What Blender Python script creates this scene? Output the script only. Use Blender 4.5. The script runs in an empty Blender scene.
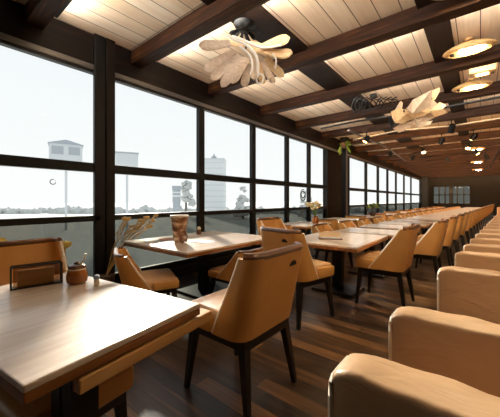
import bpy, bmesh, math, random
from mathutils import Vector, Matrix
random.seed(7)
SC = bpy.context.scene
COL = SC.collection
PI = math.pi

# ------------------------------------------------------------------ materials
def mat(name, color, rough=0.5, metal=0.0, spec=0.5, coat=0.0, emit=None, estr=0.0):
    m = bpy.data.materials.new(name); m.use_nodes = True
    b = m.node_tree.nodes['Principled BSDF']
    b.inputs['Base Color'].default_value = (*color, 1)
    b.inputs['Roughness'].default_value = rough
    b.inputs['Metallic'].default_value = metal
    b.inputs['Specular IOR Level'].default_value = spec
    b.inputs['Coat Weight'].default_value = coat
    b.inputs['Coat Roughness'].default_value = 0.12
    if emit:
        b.inputs['Emission Color'].default_value = (*emit, 1)
        b.inputs['Emission Strength'].default_value = estr
    return m

def N(m, t, **kw):
    n = m.node_tree.nodes.new(t)
    for k, v in kw.items(): setattr(n, k, v)
    return n

def L(m, a, b): m.node_tree.links.new(a, b)

def ramp(m, fac, stops):
    r = N(m, 'ShaderNodeValToRGB')
    e = r.color_ramp.elements
    while len(e) < len(stops): e.new(0.5)
    for i, (p, c) in enumerate(stops):
        e[i].position = p; e[i].color = (*c, 1)
    L(m, fac, r.inputs['Fac'])
    return r.outputs['Color']

def wood(name, stops, rough=0.35, axis='X', scale=1.0, coat=0.0, stretch=14, bump=0.15, spec=0.5):
    """streaky grain running along the given object axis"""
    m = mat(name, stops[0][1], rough, coat=coat, spec=spec)
    b = m.node_tree.nodes['Principled BSDF']
    tc = N(m, 'ShaderNodeTexCoord'); mp = N(m, 'ShaderNodeMapping')
    s = [stretch * scale] * 3; s['XYZ'.index(axis)] = 1.2 * scale
    mp.inputs['Scale'].default_value = s
    L(m, tc.outputs['Object'], mp.inputs['Vector'])
    n = N(m, 'ShaderNodeTexNoise'); n.inputs['Scale'].default_value = 1.6
    n.inputs['Detail'].default_value = 5; n.inputs['Roughness'].default_value = 0.6
    n.inputs['Distortion'].default_value = 0.4
    L(m, mp.outputs['Vector'], n.inputs['Vector'])
    L(m, ramp(m, n.outputs['Fac'], stops), b.inputs['Base Color'])
    bp = N(m, 'ShaderNodeBump'); bp.inputs['Strength'].default_value = bump
    bp.inputs['Distance'].default_value = 0.004
    L(m, n.outputs['Fac'], bp.inputs['Height']); L(m, bp.outputs['Normal'], b.inputs['Normal'])
    return m

def planks(name, stops, run, width, length, gap, gapcol, rough, bump=0.3, coat=0.0, spec=0.5, start=None):
    """boards running along axis `run` (0 = x, 1 = y) in world-sized units"""
    m = mat(name, stops[0][1], rough, coat=coat, spec=spec)
    b = m.node_tree.nodes['Principled BSDF']
    tc = N(m, 'ShaderNodeTexCoord'); sep = N(m, 'ShaderNodeSeparateXYZ')
    L(m, tc.outputs['Object'], sep.inputs[0])
    a, c = sep.outputs[run], sep.outputs[1 - run]
    def M(op, x, y=None, z=None):
        n = N(m, 'ShaderNodeMath', operation=op)
        for i, v in enumerate((x, y, z)):
            if v is None: continue
            if isinstance(v, (int, float)): n.inputs[i].default_value = v
            else: L(m, v, n.inputs[i])
        return n.outputs[0]
    cw = M('DIVIDE', c, width); row = M('FLOOR', cw); fr = M('FRACT', cw)
    wn = N(m, 'ShaderNodeTexWhiteNoise', noise_dimensions='1D'); L(m, row, wn.inputs['W'])
    al = M('ADD', M('DIVIDE', a, length), M('MULTIPLY', wn.outputs['Value'], 7.3)) if start is None else M('DIVIDE', M('SUBTRACT', a, start), length)
    seg = M('FLOOR', al); fa = M('FRACT', al)
    cb = N(m, 'ShaderNodeCombineXYZ'); L(m, row, cb.inputs[0]); L(m, seg, cb.inputs[1])
    wn2 = N(m, 'ShaderNodeTexWhiteNoise', noise_dimensions='2D'); L(m, cb.outputs[0], wn2.inputs['Vector'])
    cv = N(m, 'ShaderNodeCombineXYZ')
    L(m, M('MULTIPLY', a, 1.3), cv.inputs[0]); L(m, M('MULTIPLY', c, 22.0), cv.inputs[1])
    L(m, M('MULTIPLY', wn2.outputs['Value'], 40.0), cv.inputs[2])
    n = N(m, 'ShaderNodeTexNoise'); n.inputs['Scale'].default_value = 1.0
    n.inputs['Detail'].default_value = 5; n.inputs['Distortion'].default_value = 0.6
    L(m, cv.outputs[0], n.inputs['Vector'])
    f = M('ADD', M('MULTIPLY', n.outputs['Fac'], 0.62), M('MULTIPLY', wn2.outputs['Value'], 0.38))
    colr = ramp(m, f, stops)
    g = M('MAXIMUM', M('LESS_THAN', fr, gap / width), M('LESS_THAN', fa, gap / length))
    mx = N(m, 'ShaderNodeMix', data_type='RGBA'); L(m, g, mx.inputs['Factor'])
    L(m, colr, mx.inputs['A']); mx.inputs['B'].default_value = (*gapcol, 1)
    L(m, mx.outputs['Result'], b.inputs['Base Color'])
    bp = N(m, 'ShaderNodeBump'); bp.inputs['Strength'].default_value = bump
    bp.inputs['Distance'].default_value = 0.006
    L(m, M('SUBTRACT', n.outputs['Fac'], g), bp.inputs['Height']); L(m, bp.outputs['Normal'], b.inputs['Normal'])
    return m

def leather(name, c0, c1, rough=0.42, scale=3.0, crease=0.25):
    m = mat(name, c0, rough)
    b = m.node_tree.nodes['Principled BSDF']
    tc = N(m, 'ShaderNodeTexCoord')
    n = N(m, 'ShaderNodeTexNoise'); n.inputs['Scale'].default_value = scale; n.inputs['Detail'].default_value = 4
    L(m, tc.outputs['Object'], n.inputs['Vector'])
    L(m, ramp(m, n.outputs['Fac'], [(0.3, c0), (0.7, c1)]), b.inputs['Base Color'])
    mp = N(m, 'ShaderNodeMapping'); mp.inputs['Scale'].default_value = (3.2, 9, 9)
    mp.inputs['Rotation'].default_value = (0, 0, 0.7)
    L(m, tc.outputs['Object'], mp.inputs['Vector'])
    n2 = N(m, 'ShaderNodeTexNoise'); n2.inputs['Scale'].default_value = 1.5; n2.inputs['Detail'].default_value = 3
    n2.inputs['Distortion'].default_value = 0.8
    L(m, mp.outputs['Vector'], n2.inputs['Vector'])
    bp = N(m, 'ShaderNodeBump'); bp.inputs['Strength'].default_value = crease; bp.inputs['Distance'].default_value = 0.02
    L(m, n2.outputs['Fac'], bp.inputs['Height']); L(m, bp.outputs['Normal'], b.inputs['Normal'])
    return m

def glass(name, tint, refl=0.06, rough=0.0):
    m = bpy.data.materials.new(name); m.use_nodes = True
    nt = m.node_tree; nt.nodes.clear()
    o = N(m, 'ShaderNodeOutputMaterial'); t = N(m, 'ShaderNodeBsdfTransparent')
    t.inputs['Color'].default_value = (*tint, 1)
    g = N(m, 'ShaderNodeBsdfGlossy'); g.inputs['Roughness'].default_value = rough
    lw = N(m, 'ShaderNodeFresnel'); lw.inputs['IOR'].default_value = 1.4
    mx = N(m, 'ShaderNodeMixShader')
    cl = N(m, 'ShaderNodeMath', operation='MINIMUM'); cl.inputs[1].default_value = refl
    L(m, lw.outputs[0], cl.inputs[0]); L(m, cl.outputs[0], mx.inputs['Fac']); L(m, t.outputs[0], mx.inputs[1]); L(m, g.outputs[0], mx.inputs[2])
    L(m, mx.outputs[0], o.inputs['Surface'])
    return m

def hexlin(r, g, b):
    f = lambda v: (v / 255 / 12.92) if v / 255 <= 0.04045 else ((v / 255 + 0.055) / 1.055) ** 2.4
    return (f(r), f(g), f(b))

H = hexlin
MT = {}
MT['floor'] = planks('floor_planks', [(0.25, H(27, 19, 13)), (0.5, H(62, 44, 29)), (0.75, H(128, 92, 56))], 0, 0.13, 1.5, 0.005, H(16, 11, 8), 0.33, spec=0.4)
MT['ceil'] = planks('ceiling_boards', [(0.2, H(216, 190, 158)), (0.5, H(234, 213, 186)), (0.8, H(246, 232, 212))], 1, 0.235, 1.635, 0.009, H(50, 34, 22), 0.6, bump=0.2, start=2.13)
MT['beam'] = wood('dark_beam_wood', [(0.3, H(30, 15, 8)), (0.55, H(56, 31, 15)), (0.8, H(108, 65, 33))], 0.6, 'X', 1.0, spec=0.2)
MT['girder'] = wood('darker_girder_wood', [(0.3, H(16, 9, 6)), (0.7, H(38, 21, 12))], 0.6, 'Y', 1.0, spec=0.2)
MT['header'] = wood('header_wood', [(0.3, H(10, 6, 4)), (0.55, H(22, 13, 8)), (0.8, H(52, 31, 17))], 0.6, 'Y', 0.7, spec=0.2)
MT['columnwood'] = wood('column_wood', [(0.3, H(11, 6, 4)), (0.7, H(27, 15, 10))], 0.5, 'Z', 1.0, spec=0.25)
MT['black'] = mat('black_steel', H(9, 9, 10), 0.45, 0.0, spec=0.3)
MT['frame'] = mat('window_frame_black', H(11, 11, 11), 0.45, 0.0, spec=0.3)
MT['greymetal'] = mat('grey_metal', H(110, 108, 106), 0.4, 0.6)
MT['wall'] = mat('warm_plaster', H(150, 116, 84), 0.8)
MT['darkwall'] = wood('dark_panelled_wall', [(0.3, H(7, 4, 3)), (0.7, H(18, 11, 7))], 0.7, 'Z', 0.6, spec=0.2)
MT['glass'] = glass('window_glass', (0.985, 0.99, 0.99), 0.003)
MT['smoked'] = glass('lower_window_glass', (0.325, 0.335, 0.32), 0.02)
MT['tabletop'] = wood('pale_table_wood', [(0.25, H(206, 178, 152)), (0.5, H(226, 204, 182)), (0.75, H(240, 224, 208))], 0.30, 'Y', 1.0, coat=0.35, bump=0.05)
MT['edge'] = wood('table_edge_wood', [(0.3, H(112, 66, 30)), (0.7, H(158, 100, 50))], 0.35, 'Y', 1.0, coat=0.2)
MT['oak'] = wood('light_oak_rail', [(0.3, H(196, 140, 76)), (0.7, H(226, 178, 116))], 0.3, 'Y', 1.0, coat=0.3)
MT['leg'] = mat('black_stained_wood', H(20, 16, 14), 0.38)
MT['shell'] = leather('orange_tan_leather', H(206, 150, 78), H(222, 166, 94), 0.40, 2.5, 0.12)
MT['seat'] = leather('tan_seat_leather', H(200, 154, 104), H(216, 172, 122), 0.42, 3, 0.2)
MT['toprail'] = wood('brown_rail_wood', [(0.3, H(84, 50, 28)), (0.7, H(134, 88, 52))], 0.32, 'X', 1.0, coat=0.3)
MT['piping'] = mat('cream_piping', H(240, 226, 204), 0.45)
MT['booth'] = leather('tan_booth_leather', H(188, 150, 110), H(206, 168, 128), 0.42, 2, 0.35)
MT['hole'] = mat('grip_opening_black', H(14, 10, 8), 0.7)
MT['petal'] = wood('weathered_petal_wood', [(0.3, H(180, 156, 134)), (0.7, H(214, 194, 172))], 0.6, 'X', 1.4)
MT['petal2'] = wood('honey_petal_wood', [(0.3, H(200, 166, 122)), (0.7, H(230, 200, 156))], 0.55, 'X', 1.4)
MT['ribbon'] = mat('white_painted_ribbon', H(236, 232, 226), 0.5)
MT['housing'] = wood('lamp_shell', [(0.3, H(182, 138, 84)), (0.7, H(222, 184, 126))], 0.4, 'X', 1.0)
MT['lens'] = mat('lamp_lens_lit', H(255, 236, 190), 0.4, emit=(1.0, 0.80, 0.50), estr=115)
MT['bulb'] = mat('spot_lens_lit', H(255, 220, 150), 0.4, emit=(1.0, 0.58, 0.2), estr=14)
MT['strip'] = mat('fill_strip_glow', H(255, 236, 200), 0.5, emit=(1.0, 0.92, 0.82), estr=58)  # unseen fill emitter added to brighten the ceiling bays
MT['fill_strip_far'] = mat('far_fill_strip_glow', H(255, 226, 180), 0.5, emit=(1.0, 0.62, 0.30), estr=85)  # more orange version of the added fill, for the far bays
MT['yellow'] = mat('yellow_petals', H(222, 200, 104), 0.6)
MT['strawgrass'] = mat('dry_straw_grass', H(196, 168, 112), 0.7)
MT['leaf'] = mat('plant_leaf_green', H(96, 120, 40), 0.55)
MT['paleflower'] = mat('cream_flower', H(226, 214, 168), 0.6)
MT['amber'] = mat('amber_coaster', H(196, 122, 44), 0.3, coat=0.4)
MT['mug'] = wood('brown_marbled_ceramic', [(0.35, H(58, 32, 18)), (0.5, H(140, 90, 54)), (0.62, H(226, 200, 170))], 0.25, 'X', 2.0, coat=0.5, stretch=6)
MT['cream'] = mat('cream_ceramic', H(232, 216, 192), 0.35)
MT['darkglass'] = glass('smoky_brown_glass', (0.80, 0.70, 0.58), 0.08, 0.03)
MT['amberglass'] = mat('amber_jar_glass', H(150, 88, 34), 0.15, coat=0.5)
MT['paper'] = mat('white_paper', H(206, 206, 208), 0.6)
MT['blue'] = mat('pale_blue_cap', H(150, 170, 200), 0.4)
MT['pot'] = mat('dark_clay_pot', H(72, 50, 38), 0.6)
MT['haze'] = mat('haze_paled_concrete', H(200, 206, 211), 0.9)  # distance haze painted into the base colour of the outside buildings
MT['haze2'] = mat('haze_lightened_concrete', H(212, 217, 220), 0.9)  # same painted haze, lighter, for tower walls and chimney bands
MT['roof'] = mat('haze_paled_slate', H(164, 172, 180), 0.9)  # roofs and chimney paled so the colour carries the haze
MT['tree'] = mat('haze_paled_leaf', H(186, 190, 190), 0.9)  # foliage greyed and lightened, haze put into its colour
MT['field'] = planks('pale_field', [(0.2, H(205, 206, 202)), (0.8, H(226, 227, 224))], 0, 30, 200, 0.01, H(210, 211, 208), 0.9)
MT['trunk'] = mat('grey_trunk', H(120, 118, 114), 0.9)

# ------------------------------------------------------------------ mesh helpers
class MB:
    def __init__(s): s.bm = bmesh.new()
    def box(s, lo, hi, bev=0.0, seg=2, M=None):
        b = bmesh.new()
        c = [(a + d) / 2 for a, d in zip(lo, hi)]; sz = [d - a for a, d in zip(lo, hi)]
        bmesh.ops.create_cube(b, size=1.0, matrix=Matrix.Translation(c) @ Matrix.Diagonal((*sz, 1)))
        if bev > 0:
            bmesh.ops.bevel(b, geom=b.edges[:] , offset=min(bev, min(sz) * 0.49), segments=seg, affect='EDGES', profile=0.5)
        s.add(b, M); return s
    def add(s, b, M=None):
        if M is not None: bmesh.ops.transform(b, matrix=M, verts=b.verts[:])
        me = bpy.data.meshes.new('tmp'); b.to_mesh(me); b.free()
        s.bm.from_mesh(me); bpy.data.meshes.remove(me)
    def lathe(s, prof, n=20, M=None, cap=True):
        """profile [(r, z)] from bottom to top"""
        b = bmesh.new(); rings = []
        for r, z in prof:
            rings.append([b.verts.new((r * math.cos(2 * PI * k / n), r * math.sin(2 * PI * k / n), z)) for k in range(n)])
        for A, B in zip(rings, rings[1:]):
            for k in range(n): b.faces.new((A[k], A[(k + 1) % n], B[(k + 1) % n], B[k]))
        if cap:
            b.faces.new(list(reversed(rings[0]))); b.faces.new(rings[-1])
        s.add(b, M); return s
    def tube(s, pts, r, n=8, M=None):
        pts = [Vector(p) for p in pts]; b = bmesh.new(); rings = []
        rr = r if isinstance(r, (list, tuple)) else [r] * len(pts)
        up = Vector((0.13, 0.21, 1)).normalized()
        for i, p in enumerate(pts):
            d = (pts[min(i + 1, len(pts) - 1)] - pts[max(i - 1, 0)]).normalized()
            x = d.cross(up)
            if x.length < 1e-3: x = d.cross(Vector((1, 0, 0)))
            x.normalize(); y = x.cross(d).normalized()
            rings.append([b.verts.new(p + rr[i] * (math.cos(2 * PI * k / n) * x + math.sin(2 * PI * k / n) * y)) for k in range(n)])
        for A, B in zip(rings, rings[1:]):
            for k in range(n): b.faces.new((A[k], A[(k + 1) % n], B[(k + 1) % n], B[k]))
        b.faces.new(list(reversed(rings[0]))); b.faces.new(rings[-1])
        s.add(b, M); return s
    def hexa(s, bot, top, bev=0.0):
        """bot/top: four points each, counter-clockwise"""
        b = bmesh.new()
        A = [b.verts.new(p) for p in bot]; B = [b.verts.new(p) for p in top]
        b.faces.new(A[::-1]); b.faces.new(B)
        for k in range(4): b.faces.new((A[k], A[(k + 1) % 4], B[(k + 1) % 4], B[k]))
        if bev: bmesh.ops.bevel(b, geom=b.edges[:], offset=bev, segments=1, affect='EDGES')
        s.add(b); return s
    def grid(s, P, thick=0.0, close=False, M=None):
        """P[i][j] points -> sheet; with thickness along normals"""
        b = bmesh.new()
        V = [[b.verts.new(p) for p in row] for row in P]
        for i in range(len(V) - 1):
            for j in range(len(V[0]) - 1):
                b.faces.new((V[i][j], V[i + 1][j], V[i + 1][j + 1], V[i][j + 1]))
        b.normal_update()
        if thick:
            bmesh.ops.solidify(b, geom=b.faces[:], thickness=thick)
        s.add(b, M); return s
    def blob(s, c, r, seed=0, amp=0.25, sub=2, sq=(1, 1, 1)):
        b = bmesh.new(); bmesh.ops.create_icosphere(b, subdivisions=sub, radius=r)
        rd = random.Random(seed)
        ph = [rd.uniform(0, 6) for _ in range(6)]
        for v in b.verts:
            n = v.co.normalized()
            k = 1 + amp * (math.sin(5 * n.x + ph[0]) * math.sin(4 * n.y + ph[1]) + 0.6 * math.sin(9 * n.z + ph[2]) * math.sin(8 * n.x + ph[3]))
            v.co = Vector((v.co.x * sq[0], v.co.y * sq[1], v.co.z * sq[2])) * k + Vector(c)
        s.add(b); return s
    def build(s, name, m, parent=None, smooth=False, angle=40):
        bmesh.ops.recalc_face_normals(s.bm, faces=s.bm.faces[:])
        me = bpy.data.meshes.new(name); s.bm.to_mesh(me); s.bm.free()
        me.materials.append(m)
        if smooth:
            for p in me.polygons: p.use_smooth = True
            me.set_sharp_from_angle(angle=math.radians(angle))
        o = bpy.data.objects.new(name, me); COL.objects.link(o)
        if parent: o.parent = parent
        return o

def tag(o, label=None, cat=None, group=None, kind=None):
    if label: o['label'] = label
    if cat: o['category'] = cat
    if group: o['group'] = group
    if kind: o['kind'] = kind
    return o

def empty(name, loc=(0, 0, 0), rz=0.0, label=None, cat=None, group=None):
    o = bpy.data.objects.new(name, None); COL.objects.link(o)
    o.location = loc; o.rotation_euler = (0, 0, rz); o.empty_display_size = 0.1
    return tag(o, label, cat, group)

def copy_tree(o, parent=None):
    c = o.copy(); COL.objects.link(c)
    if parent: c.parent = parent
    for ch in [x for x in o.children]: copy_tree(ch, c)
    return c

def struct(name, mb, m, label, cat, parent=None, **k):
    o = mb.build(name, m, parent, **k)
    return tag(o, label, cat, kind='structure')

# ------------------------------------------------------------------ camera (eye 1.3 m, level, 39 degrees left of the hall's long axis)
EYE = 1.3
cam = bpy.data.cameras.new('camera'); co = bpy.data.objects.new('camera', cam); COL.objects.link(co)
co.location = (0, 0, EYE); co.rotation_euler = (PI / 2, 0, math.radians(39.0))
cam.sensor_width = 36; cam.sensor_fit = 'HORIZONTAL'; cam.lens = 36 * 284 / 500
cam.shift_y = -8.5 / 500
cam.clip_start = 0.02; cam.clip_end = 2000
SC.camera = co

# ------------------------------------------------------------------ room shell
XL, XR, Y0, Y1, ZC = -4.0, 2.6, -2.6, 31.0, 3.5
struct('floor', MB().box((XL - 0.2, Y0 - 0.2, -0.12), (XR + 0.2, Y1 + 0.2, 0)), MT['floor'], 'dark brown wooden plank floor', 'floor')
struct('ceiling', MB().box((XL - 0.2, Y0 - 0.2, ZC), (XR + 0.2, Y1 + 0.2, ZC + 0.1)), MT['ceil'], 'pale wooden board ceiling between dark beams', 'ceiling')
struct('wall_right', MB().box((XR, Y0 - 0.2, 0), (XR + 0.15, Y1 + 0.2, ZC)), MT['darkwall'], 'dark timber side wall', 'wall')
struct('wall_rear', MB().box((XL, Y0 - 0.15, 0), (XR, Y0, ZC)), MT['darkwall'], 'dark timber wall behind the near booths', 'wall')

# window positions along the glazed wall (y of the mullion centres)
ZB, ZR, ZT, ZH = 0.22, 1.06, 1.73, 3.03
mull = [-2.3, -0.1, 1.76, 3.5, 5.05, 6.51, 7.76, 9.06]
far0 = 11.02
fm = [far0] + [13.27, 15.21, 17.11, 19.17, 21.54, 24.05, 28.69]
wl = MB()
wl.box((XL - 0.15, Y0, 0), (XL, Y1, ZB))
wl.box((XL - 0.15, Y0, ZH), (XL, Y1, ZC))
wl.box((XL - 0.15, Y0, ZB), (XL, -2.3, ZH))
wl.box((XL - 0.15, mull[-1], ZB), (XL, far0, ZH))
wl.box((XL - 0.15, fm[-1], ZB), (XL, Y1, ZH))
struct('wall_left', wl, MT['header'], 'dark brown timber wall and header around the long run of windows', 'wall')
struct('trim_1', MB().box((XL, Y0, 3.02), (XL + 0.035, Y1, 3.09), 0.008), MT['greymetal'], 'grey metal strip along the tops of the windows', 'trim')
struct('baseboard_left', MB().box((XL, Y0, 0), (XL + 0.03, Y1, 0.16), 0.006), MT['frame'], 'black skirting under the long run of windows', 'baseboard')

wn = [0]
def window(y0, y1, mw=0.13):
    wn[0] += 1
    r = empty('window_%d' % wn[0], (XL, (y0 + y1) / 2, 0))
    tag(r, 'black framed three part window, number %d along the glazed wall' % wn[0], 'window', kind='structure')
    w = (y1 - y0) / 2
    f = MB()
    h = mw / 2
    f.box((-0.05, -w, ZB), (0.03, -w + h, ZH)); f.box((-0.05, w - h, ZB), (0.03, w, ZH))
    f.box((-0.05, -w + h, ZH - 0.05), (0.025, w - h, ZH)); f.box((-0.05, -w + h, ZB), (0.025, w - h, ZB + 0.05))
    f.build('window_frame', MT['frame'], r)
    MB().box((-0.05, -w + h, ZT - 0.06), (0.035, w - h, ZT + 0.06), 0.006).build('transom', MT['columnwood'] if False else MT['frame'], r)
    MB().box((-0.05, -w + h, ZR - 0.04), (0.06, w - h, ZR + 0.035), 0.006).build('sill_rail', MT['frame'], r)
    for z0, z1, m in ((ZT + 0.06, ZH - 0.05, MT['glass']), (ZR + 0.035, ZT - 0.06, MT['glass']), (ZB + 0.05, ZR - 0.04, MT['smoked'])):
        MB().box((-0.03, -w + h, z0), (-0.024, w - h, z1)).build('pane', m, r)
    return r
wins = [window(a, b) for a, b in zip(mull, mull[1:])] + [window(a, b, 0.2) for a, b in zip(fm, fm[1:])]

# stickers on the glass (parts of their windows)
def ring_sticker(win, y, z, r, tail=False):
    mb = MB()
    pts = [(-0.018, y - win.location.y + r * math.cos(a), z + r * math.sin(a)) for a in [0.5 + k * 5.6 / 16 for k in range(17)]]
    mb.tube(pts, r * 0.16, 5)
    if tail:
        pts = [(-0.018, y - win.location.y + 1.5 * r * math.cos(a), z - 0.2 * r + 1.7 * r * math.sin(a)) for a in [1.2 + k * 5.6 / 16 for k in range(17)]]
        mb.tube(pts, r * 0.14, 5)
    mb.build('sticker', MT['black'], win)
ring_sticker(wins[1], 1.17, 1.52, 0.03)
ring_sticker(wins[6], 7.42, 1.46, 0.10, True)

# end wall with a dark-framed strip of windows
ew = MB()
wx0, wx1, wz0, wz1 = -3.35, -0.65, 1.0, 2.5
ew.box((XL, Y1, 0), (XR, Y1 + 0.15, wz0)); ew.box((XL, Y1, wz1), (XR, Y1 + 0.15, ZC))
ew.box((XL, Y1, wz0), (wx0, Y1 + 0.15, wz1)); ew.box((wx1, Y1, wz0), (XR, Y1 + 0.15, wz1))
struct('wall_back', ew, MT['darkwall'], 'very dark timber end wall far down the hall', 'wall')
wn[0] += 1
r = tag(empty('window_%d' % wn[0], ((wx0 + wx1) / 2, Y1, 0)), 'dim window strip in the dark end wall', 'window', kind='structure')
f = MB(); hw = (wx1 - wx0) / 2
for k in range(7):
    x = -hw + 2 * hw * k / 6
    f.box((x - (0.16 if k == 3 else 0.05), 0.0, wz0), (x + (0.16 if k == 3 else 0.05), 0.1, wz1))
f.box((-hw, 0.0, 1.72), (hw, 0.1, 1.8))
f.build('window_frame', MT['frame'], r)
MB().box((-hw, 0.06, wz0), (hw, 0.068, wz1)).build('pane', MT['smoked'], r)

# columns
c = empty('column', (XL + 0.08, 1.76, 0), 0, 'thick black and brown double column between the two nearest windows', 'column')
MB().box((-0.08, -0.14, 0), (-0.02, -0.004, ZC), 0.006).build('steel_post', MT['black'], c)
MB().box((-0.08, 0.004, 0), (-0.01, 0.125, ZC), 0.006).build('timber_post', MT['columnwood'], c)
c['kind'] = 'structure'
c = empty('column', (-3.72, 9.9, 0), 0, 'slim black floor to ceiling column with green leaves at its top', 'column')
MB().box((-0.08, -0.08, 0), (0.08, 0.08, 3.42), 0.01).build('post', MT['black'], c)
MB().box((-0.12, -0.12, 3.42), (0.12, 0.12, 3.5)).build('cap_plate', MT['black'], c)
MB().box((0.08, -0.07, 0.1), (0.09, 0.07, 3.3)).build('grey_strip', MT['greymetal'], c)
c['kind'] = 'structure'
c = empty('column', (-3.8, 29.19, 0), 0, 'black column at the far end of the long window run', 'column')
MB().box((-0.2, -0.35, 0), (0.25, 0.35, ZC), 0.01).build('post', MT['black'], c)
MB().box((-0.22, -0.37, 0), (0.27, 0.37, 0.12), 0.01).build('foot', MT['black'], c)
c['kind'] = 'structure'

# beams and girders
gx = [(-2.34, -1.92), (-0.55, -0.28), (1.1, 1.4)]
tn = [1]
for a, b in gx:
    tn[0] += 1
    struct('trim_%d' % tn[0], MB().box((a, Y0, ZC - 0.05), (b, Y1, ZC)), MT['girder'], 'flat near black timber girder running the length of the ceiling, at %.1f m from the windows' % (a + 4), 'ceiling girder')
by = []
y = 2.13 - 1.635 * 2
while y < Y1 - 0.3:
    by.append(y); y += 1.635
by[1] = 0.98; by[2] = 2.24
for i, y in enumerate(by):
    tn[0] += 1
    o = struct('trim_%d' % tn[0], MB().box((XL, -0.09, -0.2), (XR, 0.09, 0), 0.008), MT['beam'], 'dark stained beam across the pale ceiling, number %d down the hall' % (i + 1), 'ceiling beam')
    o.location = (0, y, ZC)
    # added fill strip, hidden on the beam's far side to brighten the ceiling
    a, b = XL + 0.35, XR - 0.1
    MB().hexa([(a, .0902, -.18), (b, .0902, -.18), (b, .125, -.18), (a, .125, -.18)], [(a, .0902, -.128), (b, .0902, -.128), (b, .125, -.165), (a, .125, -.165)]).build('fill_strip_channel', MT['black'], o)
    MB().hexa([(a, .0905, -.1275), (b, .0905, -.1275), (b, .125, -.1645), (a, .125, -.1645)], [(a, .0925, -.1255), (b, .0925, -.1255), (b, .127, -.1625), (a, .127, -.1625)]).build('added_fill_strip', MT['strip'] if 0 < y < 8 else MT['fill_strip_far'], o) if y > 0 else None

# ------------------------------------------------------------------ chair (front towards local +y)
def arc_plan(s, off, wing):
    """plan curve of the shell: s in -1..1 from the left wing tip round the back to the right wing tip"""
    hw, rc, yb = 0.30 - off, 0.10 - off * 0.6, -0.27 + off
    straight = hw - rc
    Ls = [wing, rc * PI / 2, straight]
    tot = sum(Ls); t = abs(s) * tot; sg = 1 if s >= 0 else -1
    if t <= Ls[2]: return (sg * t, yb)
    t -= Ls[2]
    if t <= Ls[1]:
        a = t / rc; return (sg * (straight + rc * math.sin(a)), yb + rc * (1 - math.cos(a)))
    return (sg * hw, yb + rc + t - Ls[1])

def shell_grid(off, WG, z0=0.47, z1=0.965, ns=25, nz=9):
    P = []
    for j in range(nz):
        v = j / (nz - 1); z = z0 + (z1 - z0) * v
        wing = WG * (1 - v) ** 1.1 + 0.004 + max(0, WG - .2) * .3
        flare = 1 + 0.05 * v
        lean = -0.10 * v
        P.append([(arc_plan(-1 + 2 * i / (ns - 1), off, wing)[0] * flare, arc_plan(-1 + 2 * i / (ns - 1), off, wing)[1] + lean, z) for i in range(ns)])
    return P

def closed_shell(outer, inner):
    b = bmesh.new()
    A = [[b.verts.new(p) for p in r] for r in outer]; B = [[b.verts.new(p) for p in r] for r in inner]
    nz, ns = len(A), len(A[0])
    for j in range(nz - 1):
        for i in range(ns - 1):
            b.faces.new((A[j][i], A[j][i + 1], A[j + 1][i + 1], A[j + 1][i]))
            b.faces.new((B[j][i], B[j + 1][i], B[j + 1][i + 1], B[j][i + 1]))
    for i in range(ns - 1):
        b.faces.new((A[0][i], B[0][i], B[0][i + 1], A[0][i + 1])); b.faces.new((A[-1][i], A[-1][i + 1], B[-1][i + 1], B[-1][i]))
    for j in range(nz - 1):
        b.faces.new((A[j][0], A[j + 1][0], B[j + 1][0], B[j][0])); b.faces.new((A[j][-1], B[j][-1], B[j + 1][-1], A[j + 1][-1]))
    return b

def make_chair(WG):
    r = empty('tub_chair')
    MB().box((-0.262, -0.24, 0.47), (0.262, 0.27, 0.60), 0.035, 3).build('seat', MT['seat'], r, True)
    MB().box((-0.290, 0.0, 0.455), (0.290, 0.272, 0.575), 0.025, 2).build('seat_skirt', MT['shell'], r, True)
    mb = MB(); mb.add(closed_shell(shell_grid(0, WG), shell_grid(0.04, WG)))
    back = mb.build('backrest', MT['shell'], r, True, 50)
    # dark half-moon hand grip let into the outer face
    g = MB(); zc, xc = 0.865, 0.13
    v = (zc - 0.47) / 0.495; yb = -0.27 - 0.10 * v
    pts = [(xc + 0.042 * math.cos(a), zc + 0.036 * math.sin(a)) for a in [PI * k / 10 for k in range(11)]]
    b = bmesh.new()
    A = [b.verts.new((x, yb - 0.003 - 0.10 * (z - zc) / 0.495, z)) for x, z in pts]; B = [b.verts.new((x, yb + 0.02 - 0.10 * (z - zc) / 0.495, z)) for x, z in pts]
    b.faces.new(A); b.faces.new(B[::-1])
    for k in range(11): b.faces.new((A[k], A[(k + 1) % 11], B[(k + 1) % 11], B[k]))
    g.add(b); g.build('grip_hole', MT['hole'], back)
    # cream piping down both front edges of the shell
    G = shell_grid(0.02, WG)
    for i in (0, -1):
        MB().tube([(row[i][0], row[i][1] + 0.004, row[i][2]) for row in G], 0.013, 6).build('piping', MT['piping'], back, True)
    # rolled wooden rail along the top
    top = shell_grid(0.02, WG)[-1]
    MB().tube([(x, y + 0.004, z + 0.008) for x, y, z in top[1:-1]], 0.028, 8).build('top_rail', MT['toprail'], r, True)
    MB().box((-0.25, -0.25, 0.395), (0.25, 0.25, 0.458), 0.008).build('apron', MT['leg'], r)
    for sx in (-1, 1):
        for sy in (-1, 1):
            def q(cx, cy, z, h): return [(cx - h, cy - h, z), (cx + h, cy - h, z), (cx + h, cy + h, z), (cx - h, cy + h, z)]
            MB().hexa(q(sx * 0.262, sy * 0.265 - (0.02 if sy < 0 else 0), 0, 0.015), q(sx * 0.222, sy * 0.222, 0.42, 0.027)).build('leg', MT['leg'], r)
    return r

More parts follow.
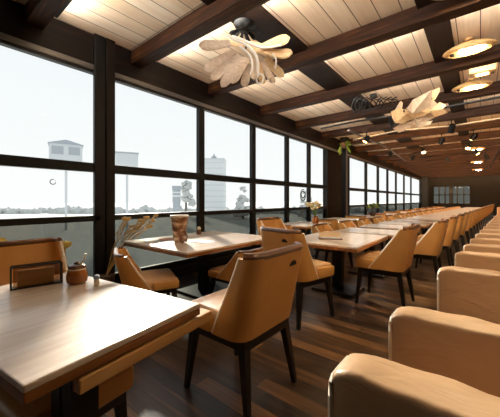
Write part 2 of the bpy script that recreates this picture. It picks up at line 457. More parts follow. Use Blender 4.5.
protos = {0.14: make_chair(0.14), 0.32: make_chair(0.25)}; used = set()
def chair(x, y, deg, label, group, sc=1.0, wing=0.32):
    o = protos[wing] if wing not in used else copy_tree(protos[wing])
    used.add(wing)
    o.location = (x, y, 0); o.rotation_euler = (0, 0, math.radians(deg)); o.scale = (1, 1, sc)
    return tag(o, label, 'chair', group)
# facing: deg 90 -> front to -x (windows), -90 -> +x, 0 -> +y, 180 -> -y

# ------------------------------------------------------------------ tables
def table(x0, x1, y0, y1, label, group, rail=False, rz=0.0):
    cx, cy = (x0 + x1) / 2, (y0 + y1) / 2; w, l = (x1 - x0) / 2, (y1 - y0) / 2
    r = empty('dining_table', (cx, cy, 0), math.radians(rz), label, 'table', group)
    MB().box((-w, -l, 0.725), (w, l, 0.75), 0.006).build('tabletop', MT['tabletop'], r)
    MB().box((-w + 0.002, -l + 0.002, 0.690), (w - 0.002, l - 0.002, 0.7248), 0.004).build('edge_band', MT['edge'], r)
    for px in ((-0.52, 0.54) if rail else (0.0,)):
        py = -0.19 if rail else 0.0; fw = 0.08 if rail else min(0.3, w * .6)
        MB().box((px - 0.07, py - 0.05, 0.03), (px - 0.006, py + 0.05, 0.67)).box((px + 0.006, py - 0.05, 0.03), (px + 0.07, py + 0.05, 0.67)).box((px - .02, py - .03, .03), (px + .02, py + .03, .66)).build('pedestal', MT['leg'], r)
        MB().box((px - fw, py - min(0.26, l * .7), 0), (px + fw, py + min(0.26, l * .7), 0.03), 0.01).build('foot_plate', MT['leg'], r)
    MB().box((-w * .7, -0.04, 0.66), (w * .7, 0.04, 0.6898)).box((-0.04, -l * .7, 0.66), (0.04, l * .7, 0.6898)).build('top_bracket', MT['leg'], r)
    if rail:
        MB().box((w - 0.10, -l + 0.16, 0.628), (w + 0.004, l + 0.09, 0.682), 0.006).build('rail_board', MT['oak'], r)
        MB().box((w - 0.06, -l + 0.18, 0.682), (w - 0.03, l - 0.02, 0.6898)).build('rail_bracket', MT['oak'], r)
    return r

GA, GB = 'tables along the aisle', 'tables along the windows'
GC, GD, GE = 'tan chairs backing onto the aisle', 'tan chairs on the window side of the aisle tables', 'tan chairs at the window tables'
ORD = ['first', 'second', 'third', 'fourth', 'fifth', 'sixth', 'seventh', 'eighth', 'ninth', 'tenth', 'eleventh', 'twelfth', 'thirteenth', 'fourteenth',
       'fifteenth', 'sixteenth', 'seventeenth', 'eighteenth', 'nineteenth', 'twentieth', 'twenty-first', 'twenty-second', 'twenty-third', 'twenty-fourth', 'twenty-fifth', 'twenty-sixth', 'twenty-seventh', 'twenty-eighth', 'twenty-ninth', 'thirtieth', 'thirty-first', 'thirty-second', 'thirty-third']
table(-2.40, -1.095, 0.135, 0.925, 'large near pale table with oak rail board, holding the smoky napkin holder', GA, rail=True, rz=8)
table(-3.72, -2.37, 1.89, 3.55, 'pale table by the window holding the brown marbled mug', GB)
table(-2.12, -1.10, 3.32, 4.75, 'pale table with a wooden menu tray on it, behind the two near chairs', GA)

chair(-1.32, 1.52, 90, 'big orange tan chair seen from behind, half-moon grip in its back, on open floor', GC, wing=0.14)
chair(-1.60, 2.86, -14, 'tan chair with dark rail at the near end of the menu tray table', GD, wing=0.14)
chair(-2.70, 0.62, -90, 'orange tan chair between the window and the near table, dark rail along its back', GD, 0.96)
t = empty('stool', (-1.57, 0.47, 0), math.radians(8), 'low square tan leather stool under the near table with the oak rail', 'stool')
MB().box((-0.27, -0.24, 0.36), (0.27, 0.24, 0.49), 0.03, 3).build('seat', MT['shell'], t, True)
MB().box((-0.24, -0.21, 0.31), (0.24, 0.21, 0.3595), 0.006).build('apron', MT['leg'], t)
for sx in (-1, 1):
    for sy in (-1, 1):
        MB().hexa([(sx * .235 - .015, sy * .205 - .015, 0), (sx * .235 + .015, sy * .205 - .015, 0), (sx * .235 + .015, sy * .205 + .015, 0), (sx * .235 - .015, sy * .205 + .015, 0)],
                  [(sx * .215 - .022, sy * .185 - .022, .33), (sx * .215 + .022, sy * .185 - .022, .33), (sx * .215 + .022, sy * .185 + .022, .33), (sx * .215 - .022, sy * .185 + .022, .33)]).build('leg', MT['leg'], t)
chair(-2.90, 1.78, -25, 'low tan chair tucked under the mug table near the double column', GE, 0.76, wing=0.14)
chair(-2.42, 2.75, 90, 'low tan chair tucked under the front edge of the mug table', GE, 0.72)
chair(-2.52, 3.98, -90, 'tan chair across the menu tray table from the aisle, by its window side', GD)

def drift(y): return 0.055 * (y - 3.9)
ay = [3.9, 5.3, 6.5, 7.6, 8.7]
while ay[-1] < 26.5: ay.append(ay[-1] + 1.15)
for i, y in enumerate(ay):
    x = -0.95 + drift(y) + (0.12 if i else 0)
    chair(x, y, 90, 'tan winged chair, %s in the aisle row beyond the big near chair' % ORD[i], GC)
    if i:
        table(x - 1.28, x - 0.28, y - 0.42, y + 0.42, 'pale aisle table, %s past the menu tray table' % ORD[i - 1], GA)
        chair(x - 1.45, y, -90, 'tan chair on the window side of the aisle table %s past the menu tray' % ORD[i - 1], GD, 0.82)
wy = [5.95]
while wy[-1] < 25.5: wy.append(wy[-1] + 2.1)
for i, y in enumerate(wy):
    x = -3.1 + 0.03 * (y - 5.9)
    x0 = max(-3.7, x - 0.55)
    table(x0, x0 + 0.86, y - 0.62, y + 0.62, 'pale window table, %s beyond the mug table' % ORD[i], GB)
    chair(x0 + 0.5, y - 0.92, 0, 'tan chair at the near end of the window table %s beyond the mug table' % ORD[i], GE, 0.82)

# ------------------------------------------------------------------ booths (upholstered benches whose backs face the camera)
def make_booth():
    r = empty('booth_bench')
    W = 1.5
    # backrest: rounded block, slightly puffed and creased
    b = bmesh.new()
    bmesh.ops.create_cube(b, size=1.0, matrix=Matrix.Translation((W / 2, 0.085, 0.425)) @ Matrix.Diagonal((W, 0.17, 0.73, 1)))
    bmesh.ops.bevel(b, geom=b.edges[:], offset=0.022, segments=3, affect='EDGES', profile=0.5)
    bmesh.ops.subdivide_edges(b, edges=[e for e in b.edges if abs(e.verts[0].co.x - e.verts[1].co.x) > 0.5], cuts=40)
    for v in b.verts:
        if v.co.z > 0.6:
            k = (v.co.z - 0.6) / 0.2
            v.co.z += k * 0.003 * (math.sin(v.co.x * 21 + 14 * v.co.y) + 0.9 * math.sin(v.co.x * 37 - 20 * v.co.y))
            v.co.z += -0.030 * k * max(0, 1 - v.co.x / 0.09) ** 2
    mb = MB(); mb.add(b); bk = mb.build('backrest', MT['booth'], r, True, 60)
    pts = [(0.005, 0.005, 0.08), (0.005, 0.005, 0.5), (0.005, 0.005, 0.70), (0.006, 0.007, 0.742), (0.009, 0.02, 0.757), (0.010, 0.075, 0.760), (0.009, 0.14, 0.757)]
    MB().tube(pts, 0.009, 6).build('piping', MT['piping'], bk, True)
    MB().box((0.03, 0.165, 0.30), (W - 0.03, 0.56, 0.44), 0.04, 3).build('seat', MT['booth'], r, True)
    MB().box((0.05, 0.04, 0), (W - 0.05, 0.50, 0.305)).build('base', MT['leg'], r)
    return r
proto_booth = make_booth()
bys = [0.83, 1.41, 2.55, 3.42, 4.1, 4.8, 5.55, 6.35, 7.2]
while bys[-1] < 26.5: bys.append(bys[-1] + 0.9)
for i, y in enumerate(bys):
    o = proto_booth if i == 0 else copy_tree(proto_booth)
    o.location = (-0.415 + min(0.065 * y, 0.45 + 0.034 * y), y, 0); o.rotation_euler = (0, 0, 0)
    tag(o, 'tan leather booth bench with rounded top, %s along the aisle' % ORD[i], 'booth', 'booth benches along the aisle')

# ------------------------------------------------------------------ things on the tables
def on(name, x, y, label, cat, z=0.75, rz=0.0, group=None): return empty(name, (x, y, z), rz, label, cat, group)

# napkin holder of smoky glass in a thin dark frame, on the near table
t = on('napkin_holder', -2.22, 0.56, 'smoky brown glass napkin holder in a dark frame on the near table', 'napkin holder', rz=math.radians(80))
f = MB()
for s in (-1, 1):
    f.tube([(s * 0.13, -0.03, 0), (s * 0.13, -0.03, 0.135)], 0.006, 6); f.tube([(s * 0.13, 0.03, 0), (s * 0.13, 0.03, 0.135)], 0.006, 6)
for yy in (-0.03, 0.03): f.tube([(-0.13, yy, 0.135), (0.13, yy, 0.135)], 0.006, 6)
f.build('frame', MT['leg'], t)
MB().box((-0.13, -0.037, 0), (0.13, 0.037, 0.008)).build('tray', MT['leg'], t)
MB().box((-0.12, -0.032, 0.010), (0.12, -0.028, 0.13)).build('front_panel', MT['darkglass'], t)
MB().box((-0.12, 0.028, 0.010), (0.12, 0.032, 0.13)).build('back_panel', MT['darkglass'], t)
MB().box((-0.10, -0.015, 0.009), (0.09, 0.015, 0.11), 0.004).build('napkins', MT['petal2'], t)
# jar
t = on('jar', -2.07, 0.74, 'round amber glass jar with a cream band and brown lid on the near table', 'jar')
MB().lathe([(0.040, 0), (0.060, 0.012), (0.064, 0.05), (0.056, 0.085), (0.050, 0.10)], 24).build('body', MT['amberglass'], t, True)
MB().lathe([(0.0535, 0.086), (0.0525, 0.1005), (0.052, 0.1015)], 24, cap=False).build('cream_band', MT['cream'], t, True)
MB().lathe([(0.052, 0.1005), (0.054, 0.11), (0.048, 0.122), (0.02, 0.13), (0.018, 0.14), (0.006, 0.146)], 24).build('lid', MT['toprail'], t, True)
MB().tube([(0.03, 0.01, 0.12), (0.055, 0.02, 0.16), (0.06, 0.03, 0.20)], 0.005, 6).build('spoon', MT['cream'], t)
t = on('salt_shaker', -1.92, 0.80, 'small cream shaker with a pale blue cap beside the amber jar', 'shaker')
MB().lathe([(0.016, 0), (0.018, 0.01), (0.014, 0.045)], 16).build('body', MT['cream'], t, True)
MB().lathe([(0.018, 0.045), (0.020, 0.055), (0.012, 0.068)], 16).build('cap', MT['blue'], t, True)

# mug, coaster, shaker, paper on the window table
t = on('mug', -3.02, 2.28, 'tall brown marbled mug with a cream rim on the window table', 'mug')
t.scale = (1.3, 1.3, 1.35)
MB().lathe([(0.045, 0), (0.060, 0.02), (0.062, 0.06), (0.070, 0.12), (0.080, 0.20), (0.085, 0.245)], 28).build('body', MT['mug'], t, True)
MB().lathe([(0.084, 0.2455), (0.091, 0.25), (0.090, 0.262), (0.074, 0.262), (0.072, 0.2465)], 28).build('rim', MT['cream'], t, True)
MB().tube([(0.060, 0.0, 0.03), (0.092, 0.01, 0.022), (0.104, 0.01, 0.06), (0.095, 0.0, 0.10), (0.068, 0, 0.105)], 0.012, 8).build('handle', MT['mug'], t, True)
t = on('coaster', -3.42, 2.36, 'round amber coaster beside the brown mug', 'coaster')
MB().lathe([(0.105, 0), (0.11, 0.004), (0.11, 0.008), (0.10, 0.010)], 32).build('disc', MT['amber'], t, True)
MB().lathe([(0.075, 0.010), (0.085, 0.013), (0.094, 0.010)], 32, cap=False).build('raised_ring', MT['amber'], t, True)
t = on('salt_shaker', -3.50, 3.02, 'small brown shaker with a white cap at the back of the window table', 'shaker')
MB().lathe([(0.035, 0), (0.042, 0.015), (0.036, 0.06), (0.03, 0.08)], 16).build('body', MT['toprail'], t, True)
MB().lathe([(0.032, 0.08), (0.034, 0.10), (0.018, 0.125)], 16).build('cap', MT['cream'], t, True)
t = MB().grid([[(-0.16, -0.11, 0.002), (-0.16, 0.11, 0.002)], [(0, -0.11, 0.006), (0, 0.11, 0.006)], [(0.16, -0.11, 0.002), (0.16, 0.11, 0.002)]], 0.0015).build('menu_sheet', MT['paper'])
t.location = (-2.86, 2.52, 0.7505); t.rotation_euler = (0, 0, 0.2)
tag(t, 'white paper menu sheet lying beside the brown mug', 'menu')

# menu tray on the third table
t = on('menu_tray', -1.66, 3.86, 'wooden menu tray with a folded menu leaning on it', 'tray', rz=0.5)
MB().box((-0.16, -0.11, 0), (0.16, 0.11, 0.012), 0.004).build('base', MT['toprail'], t)
MB().hexa([(-0.15, 0.02, 0.0125), (0.15, 0.02, 0.0125), (0.15, 0.03, 0.0125), (-0.15, 0.03, 0.0125)], [(-0.15, 0.09, 0.085), (0.15, 0.09, 0.085), (0.15, 0.10, 0.083), (-0.15, 0.10, 0.083)]).build('menu_card', MT['petal2'], t)
MB().box((-0.13, -0.09, 0.0125), (0.13, 0.0, 0.022)).build('napkins', MT['paper'], t)

# vase of cream flowers
def sprig_bunch(parent, m, z0, z1, spread, n, r, seed, name, stem_m, lean=(0, 0)):
    rd = random.Random(seed); st = MB(); fl = MB()
    for k in range(n):
        a = rd.uniform(0, 2 * PI); s = spread * math.sqrt(rd.random()); z = rd.uniform(z0 + (z1 - z0) * .55, z1)
        p = (s * math.cos(a) + lean[0], s * math.sin(a) + lean[1], z)
        st.tube([(0, 0, z0 - 0.05), (p[0] * .4, p[1] * .4, z0 + (z - z0) * .6), p], 0.0035, 5)
        fl.blob(p, r * rd.uniform(.7, 1.2), k + seed, 0.35, 1, (1, 1, .7))
    st.build('stems', stem_m, parent); fl.build(name, m, parent)
VZ = 0.75
t = on('flower_vase', -2.98, 6.1, 'small glass vase of cream flowers on a window table', 'vase')
MB().lathe([(0.06, 0), (0.085, 0.03), (0.08, 0.10), (0.055, 0.15), (0.065, 0.18)], 20).build('vase', MT['amberglass'], t, True)
sprig_bunch(t, MT['paleflower'], 0.18, 0.50, 0.2, 16, 0.055, 3, 'flowers', MT['leaf'])
t = on('potted_bush', -2.85, 10.2, 'round pale green bush in a pot on a window table beyond the vase', 'plant')
MB().lathe([(0.07, 0), (0.10, 0.12), (0.105, 0.13)], 20).build('pot', MT['pot'], t, True)
sprig_bunch(t, MT['leaf'], 0.13, 0.42, 0.2, 26, 0.06, 9, 'leaves', MT['trunk'])

# sprigs standing on the floor at the glass
def floor_plant(x, y, h, m, label, seed, spread, n, lean, r):
    t = empty('potted_plant', (x, y, 0), 0, label, 'plant')
    MB().lathe([(0.07, 0), (0.10, 0.20), (0.11, 0.30), (0.105, 0.31), (0.085, 0.29)], 20).build('pot', MT['pot'], t, True)
    MB().lathe([(0.0, 0.285), (0.086, 0.288), (0.0, 0.292)], 16, cap=False).build('soil', MT['leg'], t)
    rd = random.Random(seed); st = MB(); fl = MB()
    for k in range(n):
        a = rd.uniform(0, 2 * PI); s = spread * math.sqrt(rd.random()); z = h * rd.uniform(.84, 1)
        px, py = lean[0] * (z / h) + s * math.cos(a) * .5, lean[1] * rd.uniform(.3, 1) + s * math.sin(a)
        st.tube([(0, 0, .29), (px * .3, py * .3, z * .6), (px, py, z)], 0.004, 5)
        fl.blob((px, py, z), r * rd.uniform(.7, 1.2), seed + k, .3, 1, (.35, 1.5, .8)); fl.tube([(px, py, z), (px * .5, py * .5, z * .8)], .006, 5)
    st.build('stems', MT['strawgrass'], t); fl.build('petals', m, t)
floor_plant(-3.72, 0.62, 0.92, MT['yellow'], 'potted yellow petals standing at the glass behind the chair nearest the window', 5, .05, 3, (0, 0.02), .06)
floor_plant(-3.72, 1.12, 0.90, MT['yellow'], 'potted yellow petals at the glass beside the near double column', 8, .06, 4, (0, 0.05), .05)
floor_plant(-3.84, 1.72, 1.08, MT['strawgrass'], 'potted dry straw grass leaning at the glass behind the mug table', 12, .16, 14, (0.1, 0.62), .035)

# ------------------------------------------------------------------ ceiling pendants of carved wooden petals
RV = Vector((0.777, 0.629, 0)); DV = Vector((-0.629, 0.777, 0))
def petal_mesh(p0, p1, w0, w1, bend=0.03, thick=0.014, seed=0, roll=0.0):
    """a broad wooden petal from p0 to p1, rounded at its tip, gently bowed"""
    p0, p1 = Vector(p0), Vector(p1); ax = (p1 - p0); ln = ax.length; ax.normalize()
    nrm = DV.copy(); side = nrm.cross(ax).normalized(); nrm = ax.cross(side).normalized()
    q = Matrix.Rotation(roll, 3, ax); side = q @ side; nrm = q @ nrm
    P = []
    for i in range(13):
        t = i / 12
        w = (w0 + (w1 - w0) * min(1, t * 1.4)) * (math.sqrt(max(0, 1 - ((t - .72) / .28) ** 2)) if t > .72 else 1.0)
        w = max(w, 0.004)
        P.append([p0 + ax * ln * t + side * w * s + nrm * (bend * math.sin(PI * t) - bend * 0.8 * s * s) for s in (-1, -.5, 0, .5, 1)])
    return MB().grid(P, thick)

def pendant(name, x, y, z, petals, ribbons, label, mount=True):
    r = empty(name, (x, y, z), 0, label, 'ceiling light')
    rd = random.Random(len(petals))
    U = lambda u, v, d=0: RV * u + DV * d + Vector((0, 0, v))
    for k, (a, b, w0, w1, m) in enumerate(petals):
        d = rd.uniform(-.16, .16)
        petal_mesh(U(a[0], a[1], d * .4), U(b[0], b[1], d), w0, w1, rd.uniform(-.03, .04), .014, k, rd.uniform(-.25, .25)).build('petal', MT[m], r, True)
    for pts, rad in ribbons:
        q = []
        for i in range(len(pts) - 1):
            a, b, c, d = pts[max(i - 1, 0)], pts[i], pts[i + 1], pts[min(i + 2, len(pts) - 1)]
            for j in range(6):
                t = j / 6
                q.append(tuple(.5 * (2 * b[n] + (c[n] - a[n]) * t + (2 * a[n] - 5 * b[n] + 4 * c[n] - d[n]) * t * t + (3 * b[n] - a[n] - 3 * c[n] + d[n]) * t ** 3) for n in (0, 1)))
        q.append(pts[-1])
        MB().tube([U(p[0], p[1], -.12 + .04 * math.sin(9 * p[0])) for p in q], rad, 6).build('ribbon', MT['ribbon'], r, True)
    return r, U

pet1 = [((-.16, .17), (-.53, .10), .04, .07, 'petal'), ((-.12, .12), (-.50, -.06), .04, .065, 'petal'), ((-.08, .08), (-.42, -.22), .04, .065, 'petal'),
        ((-.02, .05), (-.28, -.31), .045, .065, 'petal'), ((.03, .0), (-.14, -.33), .045, .06, 'petal'), ((.07, -.06), (.0, -.34), .04, .05, 'petal'),
        ((-.20, .24), (.06, .20), .035, .05, 'petal2'), ((.0, .20), (.36, .12), .045, .06, 'petal2'), ((.20, .12), (.54, .20), .04, .07, 'petal2'),
        ((.24, .08), (.58, .02), .04, .065, 'petal2'), ((.26, .05), (.50, -.14), .04, .055, 'petal2'), ((.22, .0), (.38, -.24), .04, .05, 'petal'),
        ((.17, -.02), (.24, -.29), .035, .045, 'petal2'), ((.12, -.04), (.12, -.31), .03, .042, 'petal')]
rib1 = [([(-.24, .22), (-.10, .16), (.04, .12), (.14, .02), (.17, -.10), (.16, -.22)], .016),
        ([(-.14, .20), (.02, .17), (.16, .12), (.30, .10), (.44, .10)], .013),
        ([(.19, -.20), (.235, -.24), (.22, -.31), (.17, -.32), (.15, -.26), (.19, -.20)], .011),
        ([(-.05, .10), (.06, .02), (.10, -.10), (.08, -.22)], .012),
        ([(.34, .02), (.38, -.06), (.37, -.16)], .010)]
P1 = (-2.24, 2.65, 3.01)
r, U = pendant('petal_pendant', *P1, pet1, rib1, 'large pendant of carved wooden petals and white ribbons, near the windows')
topz = 3.448 - P1[2]
MB().lathe([(0.04, topz - 0.10), (0.10, topz - 0.05), (0.13, topz - 0.001)], 20).build('ceiling_rose', MT['black'], r, True)
MB().tube([U(.02, .12), U(.03, .25), (0, 0, topz - .08)], 0.012, 8).build('hanging_rod', MT['black'], r, True)
sp = random.Random(4)
for k in range(10):
    a = 2 * PI * k / 10; q = sp.uniform(.16, .27); h = topz - sp.uniform(.10, .20)
    petal_mesh((0.03 * math.cos(a), 0.03 * math.sin(a), topz - .05), (q * math.cos(a), q * math.sin(a), h), .012, .028, .01, .008, k).build('spike_leaf', MT['black'], r)

P2 = (-0.93, 5.86, 2.97)
r, U = pendant('driftwood_pendant', *P2, [], [], 'jagged pendant of pale driftwood boards hanging under the far beams')
topz = 3.4995 - P2[2]
def board(pts, d0, d1, m, th=.025):
    b = bmesh.new(); V = []
    for k, (px, py) in enumerate(pts):
        u, v = (px - 413) * .0179, (105 - py) * .0179
        V.append(b.verts.new(U(u, v, d0 + (d1 - d0) * (k % 3) / 2 * .6 + .25 * u)))
    f = b.faces.new(V); bmesh.ops.triangulate(b, faces=[f])
    b.normal_update(); bmesh.ops.solidify(b, geom=b.faces[:], thickness=th)
    mb = MB(); mb.add(b); mb.build('driftwood_board', MT[m], r)
for k, (pts, d0, d1, m) in enumerate([
    ([(386, 118), (385, 112), (394, 108), (405, 110), (418, 104), (431, 106), (428, 111), (412, 116), (398, 122), (389, 123)], -.06, .02, 'petal2'),
    ([(400, 114), (410, 105), (419, 99), (428, 92), (437, 85), (438, 90), (432, 98), (424, 105), (413, 113), (404, 118)], -.16, -.08, 'petal2'),
    ([(390, 127), (400, 121), (415, 117), (430, 109), (445, 104), (446, 109), (431, 117), (415, 123), (398, 130)], .04, .12, 'petal'),
    ([(404, 112), (416, 107), (428, 106), (434, 100), (447, 97), (445, 103), (432, 110), (415, 116)], .10, .18, 'petal'),
    ([(388, 113), (397, 100), (400, 101), (396, 112), (404, 114), (395, 118)], -.02, .08, 'petal'),
    ([(428, 109), (440, 99), (449, 101), (442, 106), (450, 108), (436, 113)], -.1, .0, 'petal2'),
    ([(410, 117), (418, 121), (434, 118), (428, 123), (414, 127)], -.08, .02, 'petal'),
    ([(396, 111), (404, 106), (413, 107), (421, 102), (424, 106), (412, 112), (401, 116)], -.22, -.15, 'petal')]):
    board(pts, d0, d1, m)
for k, (a, b) in enumerate([((-.26, -.12), .014), ((.22, .10), .016), ((.05, -.03), .012)]):
    MB().lathe([(b * .3, -.01), (b, .0), (b * .8, .03), (b * .2, .045)], 10, Matrix.Translation(U(a[0], a[1], -.15))).build('knot', MT['black'], r, True)

# tangle of black wire under the girder
r = empty('wire_fixture', (-1.72, 6.2, 3.43), 0, 'tangle of looping black wire fixed to the ceiling before the driftwood pendant', 'ceiling light')
MB().box((-.06, -.06, -.01), (.06, .06, 0.07), .01).build('base_plate', MT['black'], r)
rd = random.Random(21)
for k in range(9):
    x0 = -.40 + .1 * k; w = rd.uniform(.07, .14); h = rd.uniform(.20, .34)
    pts = [RV * (x0 + w * math.sin(a) + .06 * a / 6) + DV * (.05 * math.cos(a * 1.5)) + Vector((0, 0, -.01 - h * .5 * (1 - math.cos(a)))) for a in [2 * PI * j / 18 for j in range(19)]]
    MB().tube(pts, .011, 5).build('wire_loop', MT['black'], r, True)

# ------------------------------------------------------------------ oval ceiling lamps, one per bay
def make_lamp():
    r = empty('ceiling_lamp')
    # boat shaped shell
    def shell(k, zs): return [(a * k, zz) for a, zz in zs]
    b = bmesh.new(); n = 28; rings = []
    for rr, z in ((.05, .095), (.13, .085), (.21, .055), (.265, .02), (.275, 0.0), (.25, -.022), (.222, -.026), (.212, -.012)):
        rings.append([b.verts.new((rr * math.cos(2 * PI * k / n) * 1.08 + .0, rr * .60 * math.sin(2 * PI * k / n), z)) for k in range(n)])
    for A, B in zip(rings, rings[1:]):
        for k in range(n): b.faces.new((A[k], A[(k + 1) % n], B[(k + 1) % n], B[k]))
    b.faces.new(rings[0][::-1]); b.faces.new(rings[-1])
    mb = MB(); mb.add(b); mb.build('shell', MT['housing'], r, True, 60)
    b = bmesh.new(); rings = []
    for rr, z in ((.145, -.0115), (.14, -.026), (.11, -.040), (.05, -.044)):
        rings.append([b.verts.new((rr * math.cos(2 * PI * k / n) + .035, rr * .36 * math.sin(2 * PI * k / n), z)) for k in range(n)])
    for A, B in zip(rings, rings[1:]):
        for k in range(n): b.faces.new((A[k], A[(k + 1) % n], B[(k + 1) % n], B[k]))
    b.faces.new(rings[-1])
    mb = MB(); mb.add(b); mb.build('lens', MT['lens'], r, True, 60)
    MB().lathe([(.028, -.012), (.028, -.04), (.014, -.045)], 16, Matrix.Translation((-.185, 0, 0))).build('sensor_knob', MT['black'], r, True)
    MB().lathe([(.10, .09), (.05, .10), (.05, .15)], 16).build('stem', MT['housing'], r, True)
    return r
pl = make_lamp(); LX = -0.12
mids = [b + 1.635 / 2 for b in by]
lamps = []
for i, y in enumerate([m for m in mids if 1.0 < m < 25]):
    lamps.append(y)
order = [y for k, y in enumerate(sorted(lamps)) if y < 7 or (y > 11 and k % 3 == 2)]
first = True
for y in order:
    for lx in (LX,):
        o = pl if first else copy_tree(pl); first = False
        o.location = (lx, y + 0.30, ZC - 0.15); o.rotation_euler = (0, 0, 0.0)
        i = order.index(y)
        tag(o, 'oval wooden ceiling lamp with lit lens, %s down the hall' % ORD[i], 'ceiling lamp', 'oval ceiling lamps')
# small lit panel lamp between the two near oval lamps
r = empty('panel_lamp', (0.03, 5.95, ZC), 0, 'small square wooden lamp with a lit slot between two oval lamps', 'ceiling lamp')
MB().box((-.17, -.12, -.16), (.17, .12, 0), .02).build('housing', MT['housing'], r)
MB().box((-.08, -.05, -.168), (.08, .05, -.1595), .003).build('lens', MT['bulb'], r)
MB().lathe([(.02, -.1595), (.02, -.175), (.01, -.18)], 12, Matrix.Translation((.125, 0, 0))).build('knob', MT['black'], r)

# ------------------------------------------------------------------ spotlights and pipes under the far beams
def make_spot():
    r = empty('spotlight')
    MB().lathe([(.05, -.02), (.05, 0)], 14).build('base_plate', MT['black'], r)
    MB().tube([(0, 0, -.02), (0, 0, -.14)], .012, 8).build('stem', MT['black'], r)
    Mx = Matrix.Translation((0, -.02, -.19)) @ Matrix.Rotation(math.radians(35), 4, 'X')
    hd = MB().lathe([(.085, -.13), (.075, -.13), (.07, -.11), (.075, 0), (.06, .07), (.03, .09)], 20, Mx, cap=False).build('head', MT['black'], r, True)
    MB().lathe([(.069, -.1095), (.04, -.116), (.01, -.118)], 20, Mx).build('lens', MT['bulb'], hd, True)
    MB().tube([(-.09, -.02, -.19), (-.09, 0, -.12), (.09, 0, -.12), (.09, -.02, -.19)], .008, 6).build('yoke', MT['black'], r)
    return r
ps = make_spot(); first = True
spots = [(-1.55, 7.03), (-0.55, 8.67), (-0.9, 10.3), (-0.15, 10.3), (-2.6, 8.67), (-0.3, 11.94), (-1.6, 11.94), (-0.1, 13.57), (-1.1, 15.2), (0.2, 15.2), (-2.7, 11.94), (-2.2, 13.57)]
for i, (x, y) in enumerate(spots):
    o = ps if first else copy_tree(ps); first = False
    yb = min(by, key=lambda b: abs(b - y))
    o.location = (x, yb, ZC - 0.2); o.rotation_euler = (0, 0, math.radians(-15 + 37 * i))
    tag(o, 'black spotlight under a far beam, %s going down the hall' % ORD[i], 'spotlight', 'black spotlights under the far beams')
def pipe(pts, r, m, label):
    t = MB().tube(pts, r, 10).build('ceiling_pipe', m, None, True)
    tag(t, label, 'pipe', 'pipes under the far beams')
pipe([(-3.4, 7.3, 3.27), (-2.4, 7.2, 3.27), (-1.2, 7.35, 3.27), (0.6, 7.2, 3.27)], .025, MT['black'], 'black pipe crossing under the beams near the first spotlight')
pipe([(-3.2, 9.3, 3.26), (-1.8, 8.9, 3.26), (-0.6, 9.2, 3.26), (1.2, 9.0, 3.26)], .03, MT['greymetal'], 'grey pipe crossing under the beams past the black pipe')
pipe([(-2.9, 8.0, 3.27), (-2.7, 11.0, 3.27), (-2.9, 16.0, 3.27)], .03, MT['greymetal'], 'grey pipe running lengthwise below the far beams near the windows')
pipe([(0.5, 9.5, 3.26), (0.6, 14.0, 3.26), (0.5, 22.0, 3.26)], .035, MT['black'], 'black pipe running lengthwise below the far beams over the booths')

# green leaves trailing at the column head
t = empty('hanging_plant', (-3.62, 9.55, 2.95), 0, 'bright green leaves trailing from a small pot on the slim column', 'plant')
MB().lathe([(0.06, 0.12), (0.09, 0.28), (0.095, 0.30)], 18).build('pot', MT['pot'], t, True)
MB().box((-.03, 0.05, .14), (.0, .268, .17)).build('bracket', MT['black'], t)
rd = random.Random(2)
for k in range(14):
    a = rd.uniform(0, 2 * PI); q = rd.uniform(.12, .28); z = rd.uniform(-.12, .45)
    petal_mesh((.05 * math.cos(a), .05 * math.sin(a), .28), (q * math.cos(a), q * math.sin(a) * .7, z), .014, .03, .03, .004, k).build('leaf', MT['leaf'], t)

# ------------------------------------------------------------------ outside: pale ground far below, misty trees and buildings
GZ = -5.0
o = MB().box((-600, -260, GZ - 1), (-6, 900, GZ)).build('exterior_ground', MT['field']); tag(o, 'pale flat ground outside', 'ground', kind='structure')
def outp(px, d): # direction bookkeeping for things far outside: image column -> plan position at depth d
    u = (px - 250) / 284 * d
    return (u * .777 - d * .629, u * .629 + d * .777)
def zz(py, d): return EYE - (py - 200) * d / 284
def tree_out(px, d, top, wpx, label, seed):
    x, y = outp(px, d); h = zz(top, d) - GZ; w = wpx * d / 284 / 2
    t = empty('tree', (x, y, GZ), 0, label, 'tree')
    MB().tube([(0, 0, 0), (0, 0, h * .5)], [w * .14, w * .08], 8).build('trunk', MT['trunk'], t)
    rd = random.Random(seed); b = MB()
    for k in range(26):
        v = rd.random(); rad = w * (1 - v * .75)
        a = rd.uniform(0, 2 * PI)
        b.blob((rad * .7 * math.cos(a), rad * .7 * math.sin(a), h * (.12 + .78 * v)), w * .34 * (1.1 - v * .6), seed + k, .3, 2, (1, 1, .8))
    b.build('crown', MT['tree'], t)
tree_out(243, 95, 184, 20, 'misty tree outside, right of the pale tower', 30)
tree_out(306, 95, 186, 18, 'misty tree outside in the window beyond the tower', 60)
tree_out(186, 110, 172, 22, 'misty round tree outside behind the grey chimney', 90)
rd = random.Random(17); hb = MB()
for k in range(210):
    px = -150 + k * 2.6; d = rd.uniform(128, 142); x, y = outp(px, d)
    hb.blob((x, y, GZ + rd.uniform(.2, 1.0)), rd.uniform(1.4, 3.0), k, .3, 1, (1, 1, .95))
o = hb.build('treeline', MT['tree']); tag(o, 'low misty treeline along the horizon outside', 'trees', kind='stuff')
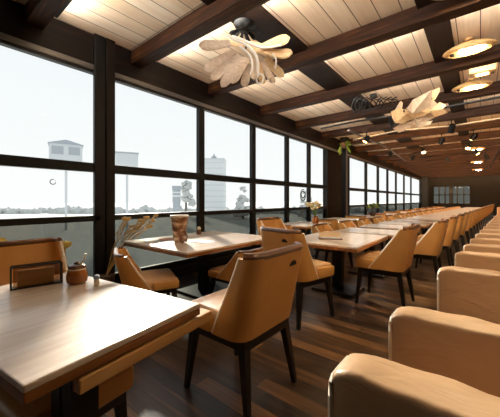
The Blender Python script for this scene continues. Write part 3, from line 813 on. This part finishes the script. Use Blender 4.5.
# pale tower
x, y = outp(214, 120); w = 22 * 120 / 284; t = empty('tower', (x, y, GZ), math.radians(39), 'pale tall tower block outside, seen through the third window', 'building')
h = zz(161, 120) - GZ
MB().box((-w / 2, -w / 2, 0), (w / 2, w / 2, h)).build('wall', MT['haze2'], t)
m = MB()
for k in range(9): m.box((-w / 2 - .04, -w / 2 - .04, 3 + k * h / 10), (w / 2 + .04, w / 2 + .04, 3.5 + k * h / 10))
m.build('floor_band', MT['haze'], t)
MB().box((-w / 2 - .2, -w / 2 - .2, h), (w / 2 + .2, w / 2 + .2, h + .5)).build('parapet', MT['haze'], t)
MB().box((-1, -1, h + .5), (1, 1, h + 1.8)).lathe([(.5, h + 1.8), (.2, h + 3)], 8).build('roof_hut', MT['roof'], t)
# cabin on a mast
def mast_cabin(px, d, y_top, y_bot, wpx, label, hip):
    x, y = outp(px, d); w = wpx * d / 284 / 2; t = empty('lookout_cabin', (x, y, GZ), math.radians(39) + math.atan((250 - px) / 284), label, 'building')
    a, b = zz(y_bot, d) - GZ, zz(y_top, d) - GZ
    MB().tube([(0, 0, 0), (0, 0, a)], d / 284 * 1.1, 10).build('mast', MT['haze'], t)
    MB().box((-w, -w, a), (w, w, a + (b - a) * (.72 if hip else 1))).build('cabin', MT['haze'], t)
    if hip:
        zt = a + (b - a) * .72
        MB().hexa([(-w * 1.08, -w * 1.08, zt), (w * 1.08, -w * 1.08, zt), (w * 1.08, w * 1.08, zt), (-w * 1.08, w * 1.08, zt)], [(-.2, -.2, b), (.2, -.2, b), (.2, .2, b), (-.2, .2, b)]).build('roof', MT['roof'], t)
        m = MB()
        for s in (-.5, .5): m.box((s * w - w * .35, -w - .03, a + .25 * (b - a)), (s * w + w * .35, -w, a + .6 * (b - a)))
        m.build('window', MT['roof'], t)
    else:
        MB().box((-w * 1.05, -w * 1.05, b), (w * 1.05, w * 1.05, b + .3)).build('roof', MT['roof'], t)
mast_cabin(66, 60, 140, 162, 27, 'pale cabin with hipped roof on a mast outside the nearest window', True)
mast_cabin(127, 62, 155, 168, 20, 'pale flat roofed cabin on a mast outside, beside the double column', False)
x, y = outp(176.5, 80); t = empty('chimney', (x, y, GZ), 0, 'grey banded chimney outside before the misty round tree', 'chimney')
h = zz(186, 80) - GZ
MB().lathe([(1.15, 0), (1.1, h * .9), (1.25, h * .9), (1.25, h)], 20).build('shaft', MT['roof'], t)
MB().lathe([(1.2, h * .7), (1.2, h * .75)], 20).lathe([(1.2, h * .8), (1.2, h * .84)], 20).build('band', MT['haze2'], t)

# ------------------------------------------------------------------ light
w = bpy.data.worlds.new('sky'); SC.world = w; w.use_nodes = True
nt = w.node_tree; bg = nt.nodes['Background']
tc = nt.nodes.new('ShaderNodeTexCoord'); sp_ = nt.nodes.new('ShaderNodeSeparateXYZ'); rp = nt.nodes.new('ShaderNodeValToRGB')
nt.links.new(tc.outputs['Generated'], sp_.inputs[0]); nt.links.new(sp_.outputs['Z'], rp.inputs['Fac'])
e = rp.color_ramp.elements
e[0].position = 0.0; e[0].color = (*H(246, 248, 246), 1)
e[1].position = 0.45; e[1].color = (*H(236, 241, 243), 1)
nt.links.new(rp.outputs['Color'], bg.inputs['Color']); bg.inputs['Strength'].default_value = 0.78
sun = bpy.data.lights.new('sun', 'SUN'); so = bpy.data.objects.new('sun', sun); COL.objects.link(so)
sun.energy = 5.0; sun.color = (1.0, 0.93, 0.80); sun.angle = math.radians(3.0)
az = Vector((-0.86, 0.50, 0)).normalized(); el = math.radians(21.5)
dirv = -(az * math.cos(el) + Vector((0, 0, math.sin(el))))
so.rotation_euler = dirv.to_track_quat('-Z', 'Y').to_euler(); so.location = (-30, 20, 20)

vs = SC.view_settings
SC.display_settings.display_device = 'sRGB'
vs.view_transform = 'Standard'; vs.look = 'None'; vs.gamma = 1.0; vs.use_curve_mapping = False
vs.exposure = 0.5
SC.cycles.use_denoising = True
SC.cycles.max_bounces = 10; SC.cycles.diffuse_bounces = 6; SC.cycles.transparent_max_bounces = 16
SC.cycles.sample_clamp_indirect = 6.0
